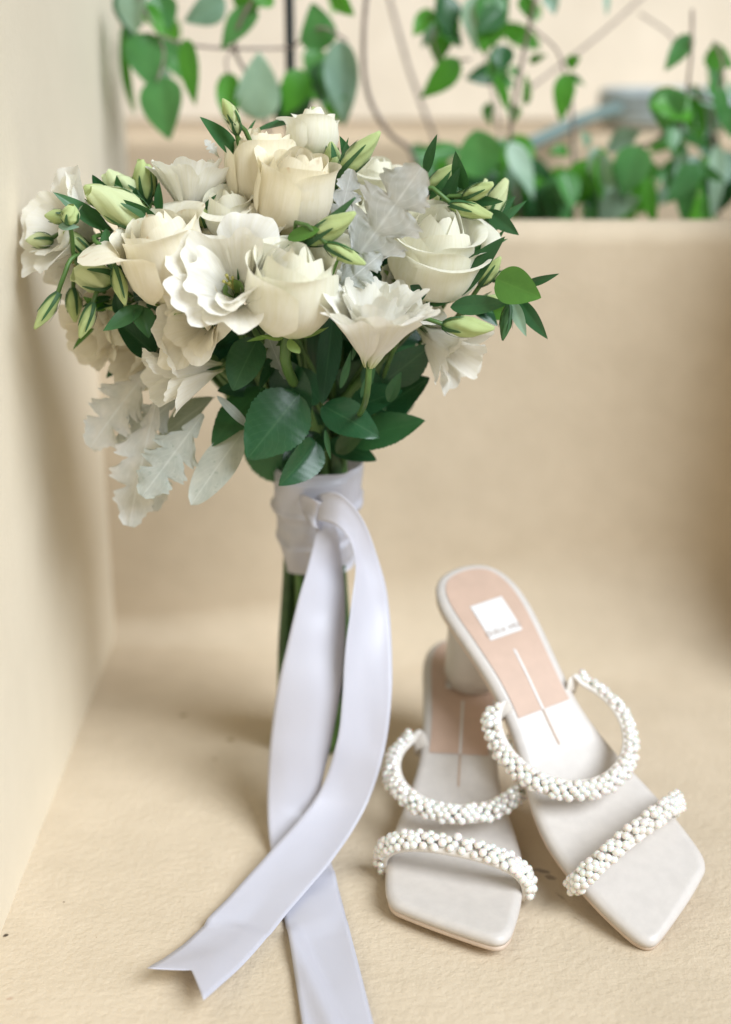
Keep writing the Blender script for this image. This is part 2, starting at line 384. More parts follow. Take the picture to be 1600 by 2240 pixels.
def rose(pos, axis, R, H, mat, seed, openness=.5, sepals=True, name='rose', npet=14, xh=None):
    """pos: centre of the bloom. Core bud + spiral of overlapping petals + sepals + stem"""
    rnd = random.Random(seed); M = frame(pos - axis*(H*.52) - BO, axis, xh)
    M = M @ Matrix.Rotation(rnd.uniform(0, 6.28), 4, 'Z')
    prof = [(0, .16), (.12, .45), (.4, .62), (.7, .55), (.92, .30), (1, .14)]
    nu = 20; V = []; U = []
    for j in range(12):
        v = j/11
        for i in range(nu):
            a = 2*pi*i/nu; r = R*.62*interp(v, [k[0] for k in prof], [k[1] for k in prof])*(1+.05*sin(3*a+4*v)); V.append(Vector((r*cos(a), r*sin(a), H*.74*v))); U.append((i/nu, .3+.6*v))
    F = grid_faces(nu, 12, True); F.append(tuple(11*nu+i for i in range(nu)))
    r0 = link(name, mesh(name, V, F, U), mat, bouquet, M)
    for l in range(npet):
        q = l/(npet-1); a0 = l*2.399+rnd.uniform(-.2, .2)
        Rl = R*lerp(.34, 1.0, q**.75); Hl = H*lerp(.97, .90, q)*(1+rnd.uniform(-.03, .03))
        op = openness*q**1.6*rnd.uniform(.7, 1.25)
        prof = [(0, .14), (.08, .46), (.2, .74), (.36, .94), (.52, 1.0), (.68, lerp(.95, 1.01, op)), (.80, lerp(lerp(.72, .88, q), 1.04, op)), (.90, lerp(lerp(.52, .80, q), 1.09, op)), (1.0, lerp(lerp(.28, .70, q), 1.18, op))]
        A = lerp(1.2, 1.42, q); tl = rnd.uniform(-.05, .12)*q
        m = petal_mesh(a0, A, prof, Hl, Rl, spiral=.095, ruf=.010+.022*q*openness, rk=.9, curl=max(.03, op*.95-.02)*rnd.uniform(.5, 1.3), point=0, seed=seed*31+l, notch=lerp(.12, .27, q))
        link('petal', m, mat, r0, Matrix.Rotation(tl, 4, Vector((-sin(a0), cos(a0), 0))))
    if sepals:
        for k in range(5):
            a = 2*pi*k/5+rnd.uniform(-.2, .2); x = Vector((cos(a), sin(a), 0))
            b = x*(R*.14); t = x*(R*rnd.uniform(.85, 1.15)) + Vector((0, 0, H*rnd.uniform(-.02, .22)))
            leaf_obj('sepal', b, t, .34, 'lance', M_rsepal, r0, Vector((0, 0, 0)), seed=seed+k, normal=Vector((0, 0, -1)), bend=.5, nv=10, nu=5)
    stem_to(pos-axis*(H*.52), axis, .0030, M_stem)
    return r0
def lisianthus(pos, axis, R, H, mat, seed, openness=.8, ruf=.10, layers=(5, 6, 6), stamen=True, xh=None, name='lisianthus'):
    rnd = random.Random(seed); M = frame(pos - axis*(H*.60) - BO, axis, xh) @ Matrix.Rotation(rnd.uniform(0, 6.28), 4, 'Z')
    # calyx tube
    V = []; nu = 12
    for j in range(6):
        v = j/5
        for i in range(nu):
            a = 2*pi*i/nu; r = R*interp(v, [0, .3, 1], [.07, .14, .22]); V.append(Vector((r*cos(a), r*sin(a), H*.30*v)))
    r0 = link(name, mesh(name, V, grid_faces(nu, 6, True)), M_budp, bouquet, M)
    n = 0; nl = len(layers)
    for li, cnt in enumerate(layers):
        q = (li+1)/nl
        for k in range(cnt):
            a0 = 2*pi*k/cnt + li*.55 + rnd.uniform(-.15, .15)
            op = openness*lerp(.45, 1.0, q)*rnd.uniform(.85, 1.1)
            Rl = R*lerp(.52, 1.0, q)
            prof = [(0, .10), (.18, .22), (.42, lerp(.38, .52, op)), (.66, lerp(.55, .82, op)), (.85, lerp(.66, 1.02, op)), (1.0, lerp(.72, 1.16, op))]
            m = petal_mesh(a0, lerp(1.0, .86, q), prof, H*lerp(.88, .98, 1-q)*rnd.uniform(.94, 1.04), Rl, spiral=.10, ruf=ruf*rnd.uniform(.7, 1.3), rk=rnd.uniform(.9, 1.6), curl=op*.35*rnd.uniform(.0, 1.4), seed=seed*37+n, nu=27, nv=17, notch=.26, fringe=.022)
            link('petal', m, mat, r0, Matrix.Rotation(rnd.uniform(-.14, .16), 4, Vector((-sin(a0), cos(a0), 0)))); n += 1
    if stamen:
        for k in range(4):
            a = k*1.6; b = Vector((0, 0, H*.3)); t = Vector((R*.10*cos(a), R*.10*sin(a), H*.62))
            V, F = tube([b, (b+t)/2+Vector((0, 0, .001)), t], [.0005, .0004, .0010], 6); link('stamen', mesh('stamen', V, F), M_stamen, r0)
    for k in range(5):
        a = 2*pi*k/5; x = Vector((cos(a), sin(a), 0))
        leaf_obj('sepal', x*R*.07, x*R*.42+Vector((0, 0, H*.42)), .10, 'lance', M_sepal, r0, Vector((0, 0, 0)), seed=k, normal=x, bend=.1, nv=8, nu=3)
    stem_to(pos-axis*(H*.60), axis, .0017, M_stem); return r0
def stem_to(base, axis, r, mat, end=None):
    e = end or (BIND + Vector((random.uniform(-.018, .018), random.uniform(-.016, .016), .0)))
    V, F = tube([base+axis*.003, base-axis*.02, lerp(base, e, .5)+Vector((0, .012, .004)), e+Vector((0, .004, .02)), e], r, 8, 15)
    link('stem', mesh('stem', [v-BO for v in V], F), mat, bouquet)
def bud(b, t, w, mat, seed, sep=1.0, stem=None, twist=2.2, openn=.0, name='bud'):
    """closed lisianthus bud from calyx b to tip t: furled spindle, sepals, stem"""
    rnd = random.Random(seed); d = t-b; L = d.length; ax = d.normalized(); M = frame(b-BO, ax); V, U = [], []; nu, nv = 20, 18
    R = w/2
    for j in range(nv):
        v = j/(nv-1); r = R*interp(v, [0, .10, .35, .6, .85, 1], [.25, .62, .98, .95, .56+.3*openn, .16+.62*openn])
        for i in range(nu):
            a = 2*pi*i/nu + twist*v; fl = ((i/nu*4) % 1.0)
            rr = r*(1+.30*(fl-.5)*sst(.05, .5, v)*(1+openn)); V.append(Vector((rr*cos(a), rr*sin(a), L*v*(1+.05*openn*sin(4*pi*i/nu+seed)*(v > .9))))); U.append((fl, v))
    F = grid_faces(nu, nv, True); F.append(tuple(range(nu))[::-1])
    if openn < .3: F.append(tuple((nv-1)*nu+i for i in range(nu)))
    r0 = link(name, mesh(name, V, F, U), mat, bouquet, M)
    for k in range(5):
        a = 2*pi*k/5+rnd.uniform(-.2, .2); x = Vector((cos(a), sin(a), 0)); ln = L*rnd.uniform(.55, .85)*sep; q = []
        for h in (0, .3, .65, 1.0):
            vv = h*ln/L; rr = R*interp(vv, [0, .10, .35, .6, .85, 1], [.3, .74, 1.06, 1.0, .8, .75])
            q.append(x*(rr+.0004+.10*ln*max(0, h-.6)*rnd.uniform(-.2, 1)) + Vector((0, 0, ln*h)))
        Vt, Ut = [], []
        tang = Vector((-sin(a), cos(a), 0))
        for jj in range(9):
            h = jj/8; c = crom(q, h); wd = R*.26*(1-h)**.6+.0002
            for s in (-1, 0, 1): Vt.append(c + tang*s*wd + x*(-.12*abs(s)*wd)); Ut.append((.5+s*.5, h))
        link('sepal', mesh('sepal', Vt, grid_faces(3, 9), Ut), M_sepal, r0)
    if stem is None: stem_to(b, ax, .0013, M_stem)
    elif stem:
        Vv, F = tube([b+ax*.002]+list(stem), .0013, 7); link('stem', mesh('stem', [v-BO for v in Vv], F), M_stem, bouquet)
    return r0
def px(n, y): return n/FPX*y/1.0

# --- blooms, front to back. sizes are in metres
rose(P(362, 560, .765), V3((-.22, .78, .48)), .0245, .056, M_rose, 11, .62)
rose(P(640, 630, .738), V3((.10, .72, .62)), .0240, .056, M_rosew, 12, .45)
rose(P(648, 420, .775), V3((.20, .78, .48)), .0220, .052, M_rosec, 13, .38)
rose(P(570, 372, .800), V3((-.05, .9, .25)), .0205, .050, M_rosec, 14, .50)
rose(P(688, 292, .815), V3((.05, .95, .15)), .0145, .032, M_rosew, 15, .45, npet=10)
rose(P(948, 548, .785), V3((.15, .66, .66)), .0270, .054, M_rosew, 16, .55, npet=15)
rose(P(505, 468, .785), V3((-.1, .75, .55)), .0165, .032, M_rosew, 17, .5, npet=10)
rose(P(818, 402, .835), V3((.1, .8, .4)), .0150, .036, M_rosew, 18, .6, npet=10)
lisianthus(P(500, 612, .736), V3((-.12, .26, .95)), .0260, .040, M_lisi, 21, .80, .11, (3, 4, 5))
lisianthus(P(430, 705, .752), V3((-.35, -.15, .85)), .0190, .036, M_lisic, 22, .8, .10, (4, 6))
lisianthus(P(818, 692, .735), V3((.08, .82, .46)), .0270, .047, M_lisi, 23, .58, .13, (4, 5, 6, 6), stamen=False)
lisianthus(P(582, 502, .765), V3((0, .6, .8)), .0120, .022, M_lisic, 24, .8, .14, (4, 5), stamen=False)
lisianthus(P(418, 395, .800), V3((.05, .93, .2)), .0205, .036, M_lisi, 25, .72, .09, (5, 6))
lisianthus(P(138, 490, .805), V3((-.62, .30, .55)), .0260, .036, M_lisi, 26, .80, .09, (5, 6))
lisianthus(P(165, 575, .815), V3((-.6, -.25, .6)), .0190, .034, M_lisi, 27, .8, .09, (4, 5))
lisianthus(P(215, 728, .815), V3((-.55, -.45, .55)), .0190, .038, M_lisic, 28, .75, .08, (4, 5))
lisianthus(P(382, 822, .765), V3((-.88, -.22, .38)), .0190, .048, M_lisi, 29, .50, .045, (4, 5))
lisianthus(P(988, 765, .790), V3((.62, -.50, .35)), .0200, .042, M_lisi, 30, .65, .08, (4, 5))
lisianthus(P(300, 775, .810), V3((-.5, -.2, .7)), .0180, .034, M_lisic, 33, .75, .08, (4, 5), stamen=False)

rose(P(462, 535, .790), V3((-.1, .6, .7)), .0170, .034, M_rose, 61, .5, npet=11)
rose(P(548, 470, .795), V3((.0, .7, .6)), .0160, .034, M_rosec, 62, .5, npet=11)
rose(P(735, 585, .785), V3((.2, .6, .7)), .0165, .036, M_rosew, 63, .5, npet=11)
lisianthus(P(885, 640, .790), V3((.3, .5, .75)), .0190, .034, M_lisi, 64, .75, .09, (4, 5), stamen=False)
lisianthus(P(250, 655, .820), V3((-.5, -.1, .8)), .0185, .034, M_lisic, 65, .75, .08, (4, 5), stamen=False)
rose(P(330, 690, .805), V3((-.4, .1, .85)), .0170, .036, M_rose, 66, .5, npet=11)
rose(P(750, 470, .820), V3((.2, .7, .6)), .0170, .036, M_rosew, 67, .5, npet=11)

# --- furled green buds
bud(P(738, 388, .785), P(832, 288, .780), .0115, M_budp, 41)
bud(P(672, 532, .748), P(778, 465, .740), .0120, M_budp, 42)
bud(P(712, 535, .742), P(800, 578, .732), .0085, M_budp, 43)
bud(P(640, 560, .750), P(778, 432, .742), .0060, M_sepal, 44, sep=.9)
bud(P(335, 490, .785), P(195, 418, .775), .0190, M_budl, 45, openn=.35)
bud(P(310, 470, .805), P(232, 378, .805), .0165, M_budl, 46, openn=.45)
bud(P(318, 440, .800), P(308, 350, .800), .0105, M_budp, 47, openn=.4)
bud(P(335, 430, .805), P(322, 360, .805), .0080, M_budp, 48, openn=.5)
bud(P(152, 492, .770), P(156, 448, .768), .0098, M_budp, 49, openn=.3, stem=[P(158, 520, .775), P(168, 575, .785), P(230, 640, .80)])
bud(P(130, 640, .770), P(76, 720, .765), .0080, M_budp, 50, stem=[P(140, 605, .772), P(165, 560, .78), P(240, 560, .80)])
bud(P(205, 662, .765), P(175, 740, .760), .0080, M_budp, 51, stem=[P(212, 640, .768), P(240, 600, .78), P(300, 600, .80)])
bud(P(252, 582, .762), P(275, 668, .757), .0080, M_budp, 52, stem=[P(240, 555, .765), P(205, 520, .775), P(260, 510, .80)])
bud(P(250, 610, .775), P(160, 600, .765), .0165, M_budl, 53, openn=.5)
bud(P(160, 630, .800), P(165, 705, .795), .0090, M_budp, 54, stem=[P(170, 600, .81), P(240, 560, .82)])
bud(P(1062, 492, .815), P(1108, 392, .820), .0105, M_budl, 55, openn=.3)
bud(P(1035, 490, .825), P(1064, 392, .830), .0075, M_budl, 56, openn=.2)
bud(P(1050, 625, .785), P(1096, 562, .780), .0080, M_budp, 57)
bud(P(968, 712, .760), P(1082, 718, .752), .0112, M_budp, 58, sep=.7)
bud(P(985, 445, .835), P(950, 425, .835), .0090, M_budl, 59, openn=.3)
bud(P(1015, 470, .815), P(985, 365, .815), .0048, M_sepal, 60)
bud(P(1115, 665, .765), P(1100, 745, .758), .0065, M_sepal, 61, stem=[P(1120, 650, .768), P(1090, 660, .78)])
bud(P(660, 300, .83), P(690, 235, .83), .0075, M_budp, 62, openn=.4)
bud(P(455, 500, .785), P(436, 455, .78), .008, M_budp, 63, openn=.5)

rb = random.Random(21)
for (u0, v0, u1, v1, n, l0, w0) in ((100, 450, 200, 560, 2, 70, .008), (240, 430, 350, 490, 3, 75, .011), (180, 560, 300, 680, 3, 75, .008), (480, 250, 560, 330, 2, 60, .007), (720, 320, 800, 420, 2, 85, .009), (920, 400, 1040, 470, 4, 85, .009), (1020, 560, 1110, 680, 2, 70, .008)):
    for k in range(n):
        u, v = rb.uniform(u0, u1), rb.uniform(v0, v1); a = math.atan2(v-660, u-610)+rb.gauss(0, .35); l = l0*rb.uniform(.75, 1.2); yb_ = rb.uniform(.785, .81)
        bud(P(u, v, yb_), P(u+l*cos(a), v+l*sin(a), yb_-.006), w0*rb.uniform(.8, 1.15), rb.choice([M_budp, M_budp, M_budl]), 300+k+int(u), openn=rb.choice([0, .2, .4]))
# --- leaves of the bouquet: name, base, tip, width ratio, outline, material, roll, bend
def bl(b, t, wr, kind, mat, roll=0, bend=.2, fold=.22, wave=0, twist=0, name='leaf', seed=None, yb=.77, yt=.76):
    leaf_obj(name, P(b[0], b[1], yb), P(t[0], t[1], yt), wr, kind, mat, bouquet, BO, roll, seed if seed is not None else int(b[0]+t[1]), bend=bend, fold=fold, wave=wave, twist=twist)
R_ = M_rleaf; L_ = M_lleaf
bl((565, 742), (505, 850), .78, 'rose', R_, .35, .25, yb=.762, yt=.750, wave=.03)
bl((655, 862), (545, 1000), .80, 'rose', R_, -.1, .30, yb=.765, yt=.742, wave=.03)
bl((612, 788), (672, 925), .62, 'rose', R_, .25, .15, yb=.775, yt=.765, wave=.02)
bl((728, 690), (708, 885), .30, 'rose', R_, -.3, .1, yb=.79, yt=.775)
bl((706, 888), (828, 950), .60, 'rose', R_, -.25, .25, yb=.780, yt=.762, wave=.03)
bl((760, 900), (872, 850), .55, 'rose', R_, -.5, .2, yb=.792, yt=.775)
bl((838, 835), (945, 760), .62, 'rose', R_, .5, .2, yb=.80, yt=.79)
bl((820, 905), (935, 825), .55, 'rose', R_, -.3, .15, yb=.805, yt=.795)
bl((770, 965), (916, 915), .48, 'rose', L_, -.35, .3, yb=.80, yt=.78, wave=.04)
bl((720, 968), (820, 1000), .50, 'rose', R_, -.3, .3, yb=.815, yt=.800)
bl((700, 950), (618, 1045), .62, 'rose', R_, .3, .25, yb=.785, yt=.765, wave=.05)
bl((690, 965), (632, 1060), .70, 'rose', R_, -.6, .55, fold=.5, yb=.775, yt=.752, wave=.03)
bl((580, 848), (455, 955), .62, 'rose', L_, .7, .35, yb=.79, yt=.765, fold=.1)
bl((560, 850), (480, 850), .5, 'rose', R_, .3, .3, yb=.795, yt=.785)
bl((620, 760), (560, 850), .45, 'rose', R_, .9, .2, yb=.78, yt=.77)
bl((800, 800), (840, 900), .45, 'rose', R_, .4, .2, yb=.80, yt=.79)
bl((700, 880), (640, 800), .6, 'rose', R_, .4, .2, yb=.80, yt=.79)
bl((850, 880), (875, 815), .45, 'lance', L_, -.3, .2, yb=.775, yt=.770)
bl((735, 990), (800, 935), .5, 'lance', M_stemd, -.3, .2, yb=.80, yt=.79)
bl((712, 940), (722, 1005), .22, 'lance', L_, .3, .2, yb=.765, yt=.758)
# lisianthus leaves at the rim
bl((525, 345), (444, 254), .38, 'lance', L_, .5, .15, yb=.80, yt=.785)
bl((655, 265), (550, 270), .24, 'lance', L_, .6, .5, yb=.82, yt=.815)
bl((560, 262), (530, 305), .15, 'lance', L_, .3, .5, yb=.82, yt=.815)
bl((625, 285), (660, 260), .4, 'lance', L_, .4, .3, yb=.82, yt=.82)
bl((985, 655), (1098, 515), .36, 'lance', L_, -.5, .15, yb=.775, yt=.765)
bl((1085, 610), (1182, 650), .78, 'ovate', M_bleaf, .15, .2, yb=.760, yt=.748, fold=.15)
bl((985, 672), (1112, 662), .38, 'lance', L_, -.1, .15, yb=.770, yt=.758)
bl((930, 665), (1000, 650), .4, 'lance', L_, -.3, .15, yb=.775, yt=.770)
bl((1140, 625), (1222, 603), .26, 'lance', L_, .5, .25, yb=.770, yt=.762)
bl((1120, 655), (1150, 735), .36, 'lance', M_vleafg, .3, .2, yb=.765, yt=.755)
bl((1130, 650), (1196, 742), .34, 'lance', L_, .3, .3, yb=.770, yt=.760)
bl((1020, 555), (1110, 525), .2, 'lance', L_, .3, .3, yb=.79, yt=.785)
bl((1045, 520), (1155, 440), .2, 'lance', L_, .3, .2, yb=.81, yt=.81)
bl((1060, 500), (1130, 430), .3, 'lance', L_, .3, .2, yb=.82, yt=.82)
bl((930, 650), (900, 625), .8, 'ovate', R_, 0, .2, yb=.765, yt=.760)
bl((240, 505), (120, 418), .30, 'lance', L_, .3, .15, yb=.785, yt=.775)
bl((345, 480), (270, 440), .35, 'lance', L_, -.6, .15, yb=.778, yt=.77)
bl((232, 500), (240, 590), .42, 'lance', L_, .4, .2, yb=.775, yt=.765)
bl((128, 495), (170, 495), .4, 'lance', M_vleafg, 0, .3, yb=.77, yt=.765)
bl((315, 670), (228, 718), .46, 'lance', L_, .5, .35, yb=.765, yt=.752, twist=.5)
bl((305, 672), (328, 735), .70, 'ovate', L_, -.4, .3, yb=.765, yt=.755)
bl((340, 775), (255, 700), .55, 'ovate', R_, .2, .2, yb=.785, yt=.775)
bl((330, 690), (372, 715), .4, 'lance', L_, -.4, .3, yb=.77, yt=.765)
bl((260, 690), (255, 640), .5, 'lance', R_, .4, .3, yb=.79, yt=.785)
bl((300, 620), (340, 700), .5, 'ovate', R_, .4, .3, yb=.80, yt=.795)
bl((270, 790), (228, 825), .5, 'ovate', R_, .4, .3, yb=.82, yt=.82)
bl((629, 522), (694, 500), .40, 'oval', M_bleaf, -.2, .2, yb=.748, yt=.738)
bl((700, 640), (738, 560), .42, 'ovate', M_rsepal, -.7, .2, yb=.755, yt=.757)
bl((600, 735), (540, 742), .22, 'lance', M_rsepal, .5, .3, yb=.742, yt=.738)
bl((640, 742), (705, 700), .35, 'lance', M_rsepal, -.5, .4, yb=.738, yt=.738)
bl((350, 470), (345, 400), .35, 'lance', L_, -.4, .2, yb=.79, yt=.785)
bl((440, 470), (470, 425), .3, 'lance', L_, -.4, .2, yb=.785, yt=.78)
bl((745, 370), (760, 300), .18, 'lance', L_, -.4, .2, yb=.79, yt=.79)
bl((735, 375), (728, 310), .25, 'lance', L_, .4, .2, yb=.79, yt=.79)
bl((770, 790), (785, 730), .18, 'lance', L_, .4, .2, yb=.752, yt=.752)
bl((745, 850), (770, 770), .22, 'lance', L_, .4, .2, yb=.77, yt=.768)
bl((790, 870), (825, 790), .25, 'lance', L_, .4, .2, yb=.775, yt=.772)
rg = random.Random(12)
for (u0, v0, u1, v1, n, l0) in ((170, 540, 330, 720, 10, 70), (230, 400, 360, 520, 5, 70), (930, 380, 1080, 480, 6, 90), (980, 560, 1100, 700, 5, 80), (640, 480, 760, 560, 3, 70), (700, 300, 780, 400, 4, 70)):
    for k in range(n):
        u, v = rg.uniform(u0, u1), rg.uniform(v0, v1); dx, dy = u-620, v-640; q = sqrt(dx*dx+dy*dy)+1; a = math.atan2(dy, dx)+rg.gauss(0, .6); l = l0*rg.uniform(.7, 1.2)
        bl((u, v), (u+l*cos(a), v+l*sin(a)), rg.uniform(.22, .5), rg.choice(['lance', 'lance', 'ovate']), rg.choice([L_, L_, R_, M_bleaf]), rg.uniform(-.8, .8), rg.uniform(.1, .4), yb=.80, yt=.79, seed=k)
# silver felted leaves
bd = lambda *a, **k: bl(*a, name='silver_leaf', **k)
bd((742, 618), (928, 366), .56, 'dusty', M_dusty, -.12, -.10, .10, .025, yb=.752, yt=.742, seed=3)
bd((735, 520), (770, 372), .46, 'dusty', M_dusty, .25, .10, .15, .03, yb=.778, yt=.772, seed=5)
bd((730, 640), (830, 560), .55, 'dusty', M_dusty, .2, .3, .1, .10, yb=.745, yt=.738, seed=8)
bd((345, 870), (275, 1152), .46, 'dusty', M_dusty, .15, .18, .12, .04, yb=.785, yt=.765, seed=11)
bd((445, 905), (312, 1086), .52, 'dusty', M_dustys, -.20, .12, .10, .05, yb=.775, yt=.755, seed=13)
bd((535, 940), (415, 1100), .40, 'oval', M_dustys, .15, .20, .12, .05, yb=.775, yt=.752, seed=17)
bd((335, 800), (188, 975), .56, 'dusty', M_dusty, .2, .25, .15, .05, yb=.80, yt=.785, seed=19)
bd((400, 860), (255, 985), .46, 'dusty', M_dusty, -.5, .25, .15, .08, yb=.80, yt=.785, seed=23)
bd((470, 870), (330, 960), .55, 'oval', M_dustys, .9, .2, .15, .05, yb=.80, yt=.80, seed=25)
bd((345, 960), (340, 1120), .45, 'dusty', M_dusty, -.2, .2, .15, .08, yb=.80, yt=.79, seed=29)
bd((625, 830), (585, 730), .36, 'dusty', M_dustys, .2, .1, .15, .06, yb=.772, yt=.762, seed=31)
bd((545, 935), (480, 868), .20, 'oval', M_dustys, .2, .2, .15, .05, yb=.768, yt=.758, seed=37)
bd((480, 345), (450, 305), .5, 'dusty', M_dusty, .2, .2, .15, .05, yb=.81, yt=.81, seed=41)
# hidden greenery that fills the heart of the bouquet
rf = random.Random(5)
for k in range(64):
    a = rf.uniform(0, 2*pi); e = rf.uniform(-.25, 1.0)
    d = Vector((cos(a)*sqrt(max(0, 1-e*e)), sin(a)*.62*sqrt(max(0, 1-e*e)), e*.85)).normalized()
    c = P(600, 690, .835); b = c + Vector((d.x*.045, d.y*.03, d.z*.03)); t = c + Vector((d.x*.105, d.y*.06, d.z*.085))*rf.uniform(.8, 1.05)
    leaf_obj('leaf', b, t, rf.uniform(.4, .65), rf.choice(['rose', 'ovate', 'lance']), rf.choice([R_, R_, L_]), bouquet, BO, rf.uniform(-1, 1), k, bend=.3, fold=.2)

for k in range(46):                                       # collar of rose foliage above the binding
    a = rf.uniform(0, 2*pi); q = rf.uniform(.35, 1); h = rf.uniform(.01, .075)
    b = BIND + Vector((cos(a)*.016, sin(a)*.014+.006, h)); t = b + Vector((cos(a)*.05*q, sin(a)*.034*q+.004, rf.uniform(.012, .05)))
    leaf_obj('leaf', b, t, rf.uniform(.5, .72), 'rose', rf.choice([R_, R_, L_]), bouquet, BO, rf.uniform(-.8, .8), k+90, bend=.35, fold=.2, wave=.03)

# --- stems below the binding
rs = random.Random(9)
for k in range(20):
    a = k*2.399; q = sqrt((k+.5)/20)
    top = BIND + Vector((cos(a)*q*.020, sin(a)*q*.018, .012)); mid = P(692, 1215, .848) + Vector((cos(a+.25)*q*.0185, sin(a+.25)*q*.017, 0))
    bot = Vector((-.036+cos(a+.7)*q*.026, .862+sin(a+.7)*q*.022, rs.uniform(.000, .006)))
    V, F = tube([top+Vector((0, 0, .02)), top, mid, lerp(mid, bot, .5)+Vector((rs.uniform(-.002, .002), 0, 0)), bot], rs.uniform(.0032, .0044), 10, 21)
    link('stem', mesh('stem', [v-BO for v in V], F), rs.choice([M_stem, M_stem, M_stemd]), bouquet)

# --- satin wrap, knot and the two tails
def wrap():
    V, U = [], []; nu, nv = 72, 46
    c0, c1 = P(694, 1012, .838), P(697, 1232, .849)
    for j in range(nv):
        v = j/(nv-1); c = lerp(c0, c1, v)
        r = interp(v, [0, .12, .38, .55, .8, 1.0], [.0262, .0268, .0272, .0258, .0228, .0205])
        for i in range(nu):
            a = 2*pi*i/nu; s = cos(a); f = sin(a)
            ph = v*3.1 + .16*sin(a+.4) + .05*sin(2*a+1.3)
            fr = ph % 1.0
            rr = r + .0024*(1-fr)*sst(0, .10, fr) + .0007*sin(5*a+9*v) + .0016*noise.noise(Vector((s*2.5, f*2.5, v*6)))
            pull = .0022*exp(-((v-.47)/.07)**2)*(1-.5*f)
            rr -= pull
            V.append(c + Vector((s*rr, f*rr*.9, .0016*sin(a*1+.6)+.0008*sin(3*a)))); U.append(((ph % 1.0)*.9+.05, i/nu*4))
    F = grid_faces(nu, nv, True)
    link('ribbon_wrap', mesh('ribbon_wrap', [v-BO for v in V], F, U), M_satin, bouquet)
wrap()
def ribbon(name, secs, n=90, m=9, sag=.0, notch=False, crease=0):
    Ls = [s[0] for s in secs]; Rs = [s[1] for s in secs]; V, U = [], []; dist = 0; prev = None
    for j in range(n):
        t = j/(n-1); a = crom(Ls, t); b = crom(Rs, t)
        c = (a+b)/2; dist += (c-prev).length if prev else 0; prev = c
        tn = (crom(Ls, min(1, t+.01))+crom(Rs, min(1, t+.01)) - crom(Ls, max(0, t-.01))-crom(Rs, max(0, t-.01))).normalized()
        nn = (b-a).cross(tn).normalized()
        if nn.y > 0: nn = -nn
        for i in range(m):
            s = i/(m-1); w = secs[min(len(secs)-1, int(round(t*(len(secs)-1))))][2] if len(secs[0]) > 2 else 0
            p = lerp(a, b, s) + nn*(sag*(4*s*(1-s)-.5)*sin(pi*t))
            p = p + nn*(.0016*noise.noise(Vector((s*1.1, dist*16, 3.3)))+.0005*noise.noise(Vector((s*2.5, dist*55, 7.1))))
            V.append(p); U.append((s, dist*8))
    if crease:                                           # a pressed fold running off along the lying tail
        for j in range(n):
            t = j/(n-1)
            if t > crease:
                q = (t-crease)/(1-crease)
                for i in range(m):
                    s = i/(m-1); V[j*m+i].z += .0035*max(0, 1-abs(s-(.02+.55*q))/.22)
    if notch:                                            # swallowtail cut
        k = [0.0, .25, .5, .75, 1.0]
        for i in range(m):
            s = i/(m-1); cut = .017*(1-abs(s-.5)*2)
            dirv = (V[(n-6)*m+i]-V[(n-1)*m+i]).normalized()
            for row in range(24):
                jj = n-1-row; V[jj*m+i] = V[jj*m+i] + dirv*cut*(1-row/24)
    m_ = mesh(name, [v-BO for v in V], grid_faces(m, n), U); o = link(name, m_, M_satin, bouquet)
    so_ = o.modifiers.new('thickness', 'SOLIDIFY'); so_.thickness = .0002
    return o
Y = lambda L, R, y, dr=0: (P(L[0], L[1], y), P(R[0], R[1], y+dr))
Z = lambda L, R, z, dr=0: (PZ(L[0], L[1], z), PZ(R[0], R[1], z+dr))
tailA = [Y((692, 1128), (716, 1112), .812), Y((690, 1170), (738, 1160), .803), Y((674, 1240), (750, 1235), .795, .012), Y((656, 1305), (756, 1298), .787, .014), Y((632, 1400), (756, 1400), .777, .008),
         Y((608, 1500), (746, 1508), .768), Y((592, 1615), (726, 1620), .760), Z((585, 1720), (703, 1722), .030), Z((587, 1805), (702, 1792), .012), Z((598, 1885), (716, 1850), .004),
         Z((618, 1985), (742, 1945), .003), Z((640, 2105), (775, 2075), .003), Z((660, 2230), (812, 2220), .004), Z((680, 2360), (850, 2360), .005)]
ribbon('ribbon_tail', tailA, 110, m=15, sag=.0025, crease=.80)
tailB = [Y((686, 1140), (684, 1098), .812), Y((700, 1138), (702, 1080), .800), Y((735, 1148), (745, 1080), .793), Y((765, 1185), (790, 1130), .792, .004), Y((776, 1245), (822, 1215), .788, .012), Y((766, 1320), (846, 1306), .778, .016),
         Y((753, 1420), (856, 1416), .768, .012), Y((748, 1520), (855, 1528), .760, .006), Y((736, 1625), (838, 1652), .752), Z((694, 1742), (800, 1768), .028, -.002), Z((590, 1866), (728, 1884), .012),
         Z((490, 1976), (628, 2000), .005), Z((402, 2064), (540, 2104), .006), Z((322, 2117), (446, 2187), .016)]
ribbon('ribbon_tail', tailB, 130, m=13, sag=-.003, notch=True)
# the crossed turn of the knot
ko = P(690, 1118, .808)
kn = [Y((655, 1085), (660, 1120), .818), Y((672, 1082), (672, 1135), .806), Y((690, 1090), (688, 1150), .800), Y((704, 1105), (698, 1160), .803), Y((712, 1120), (702, 1170), .815)]
ribbon('ribbon_knot', kn, 30, sag=-.004)

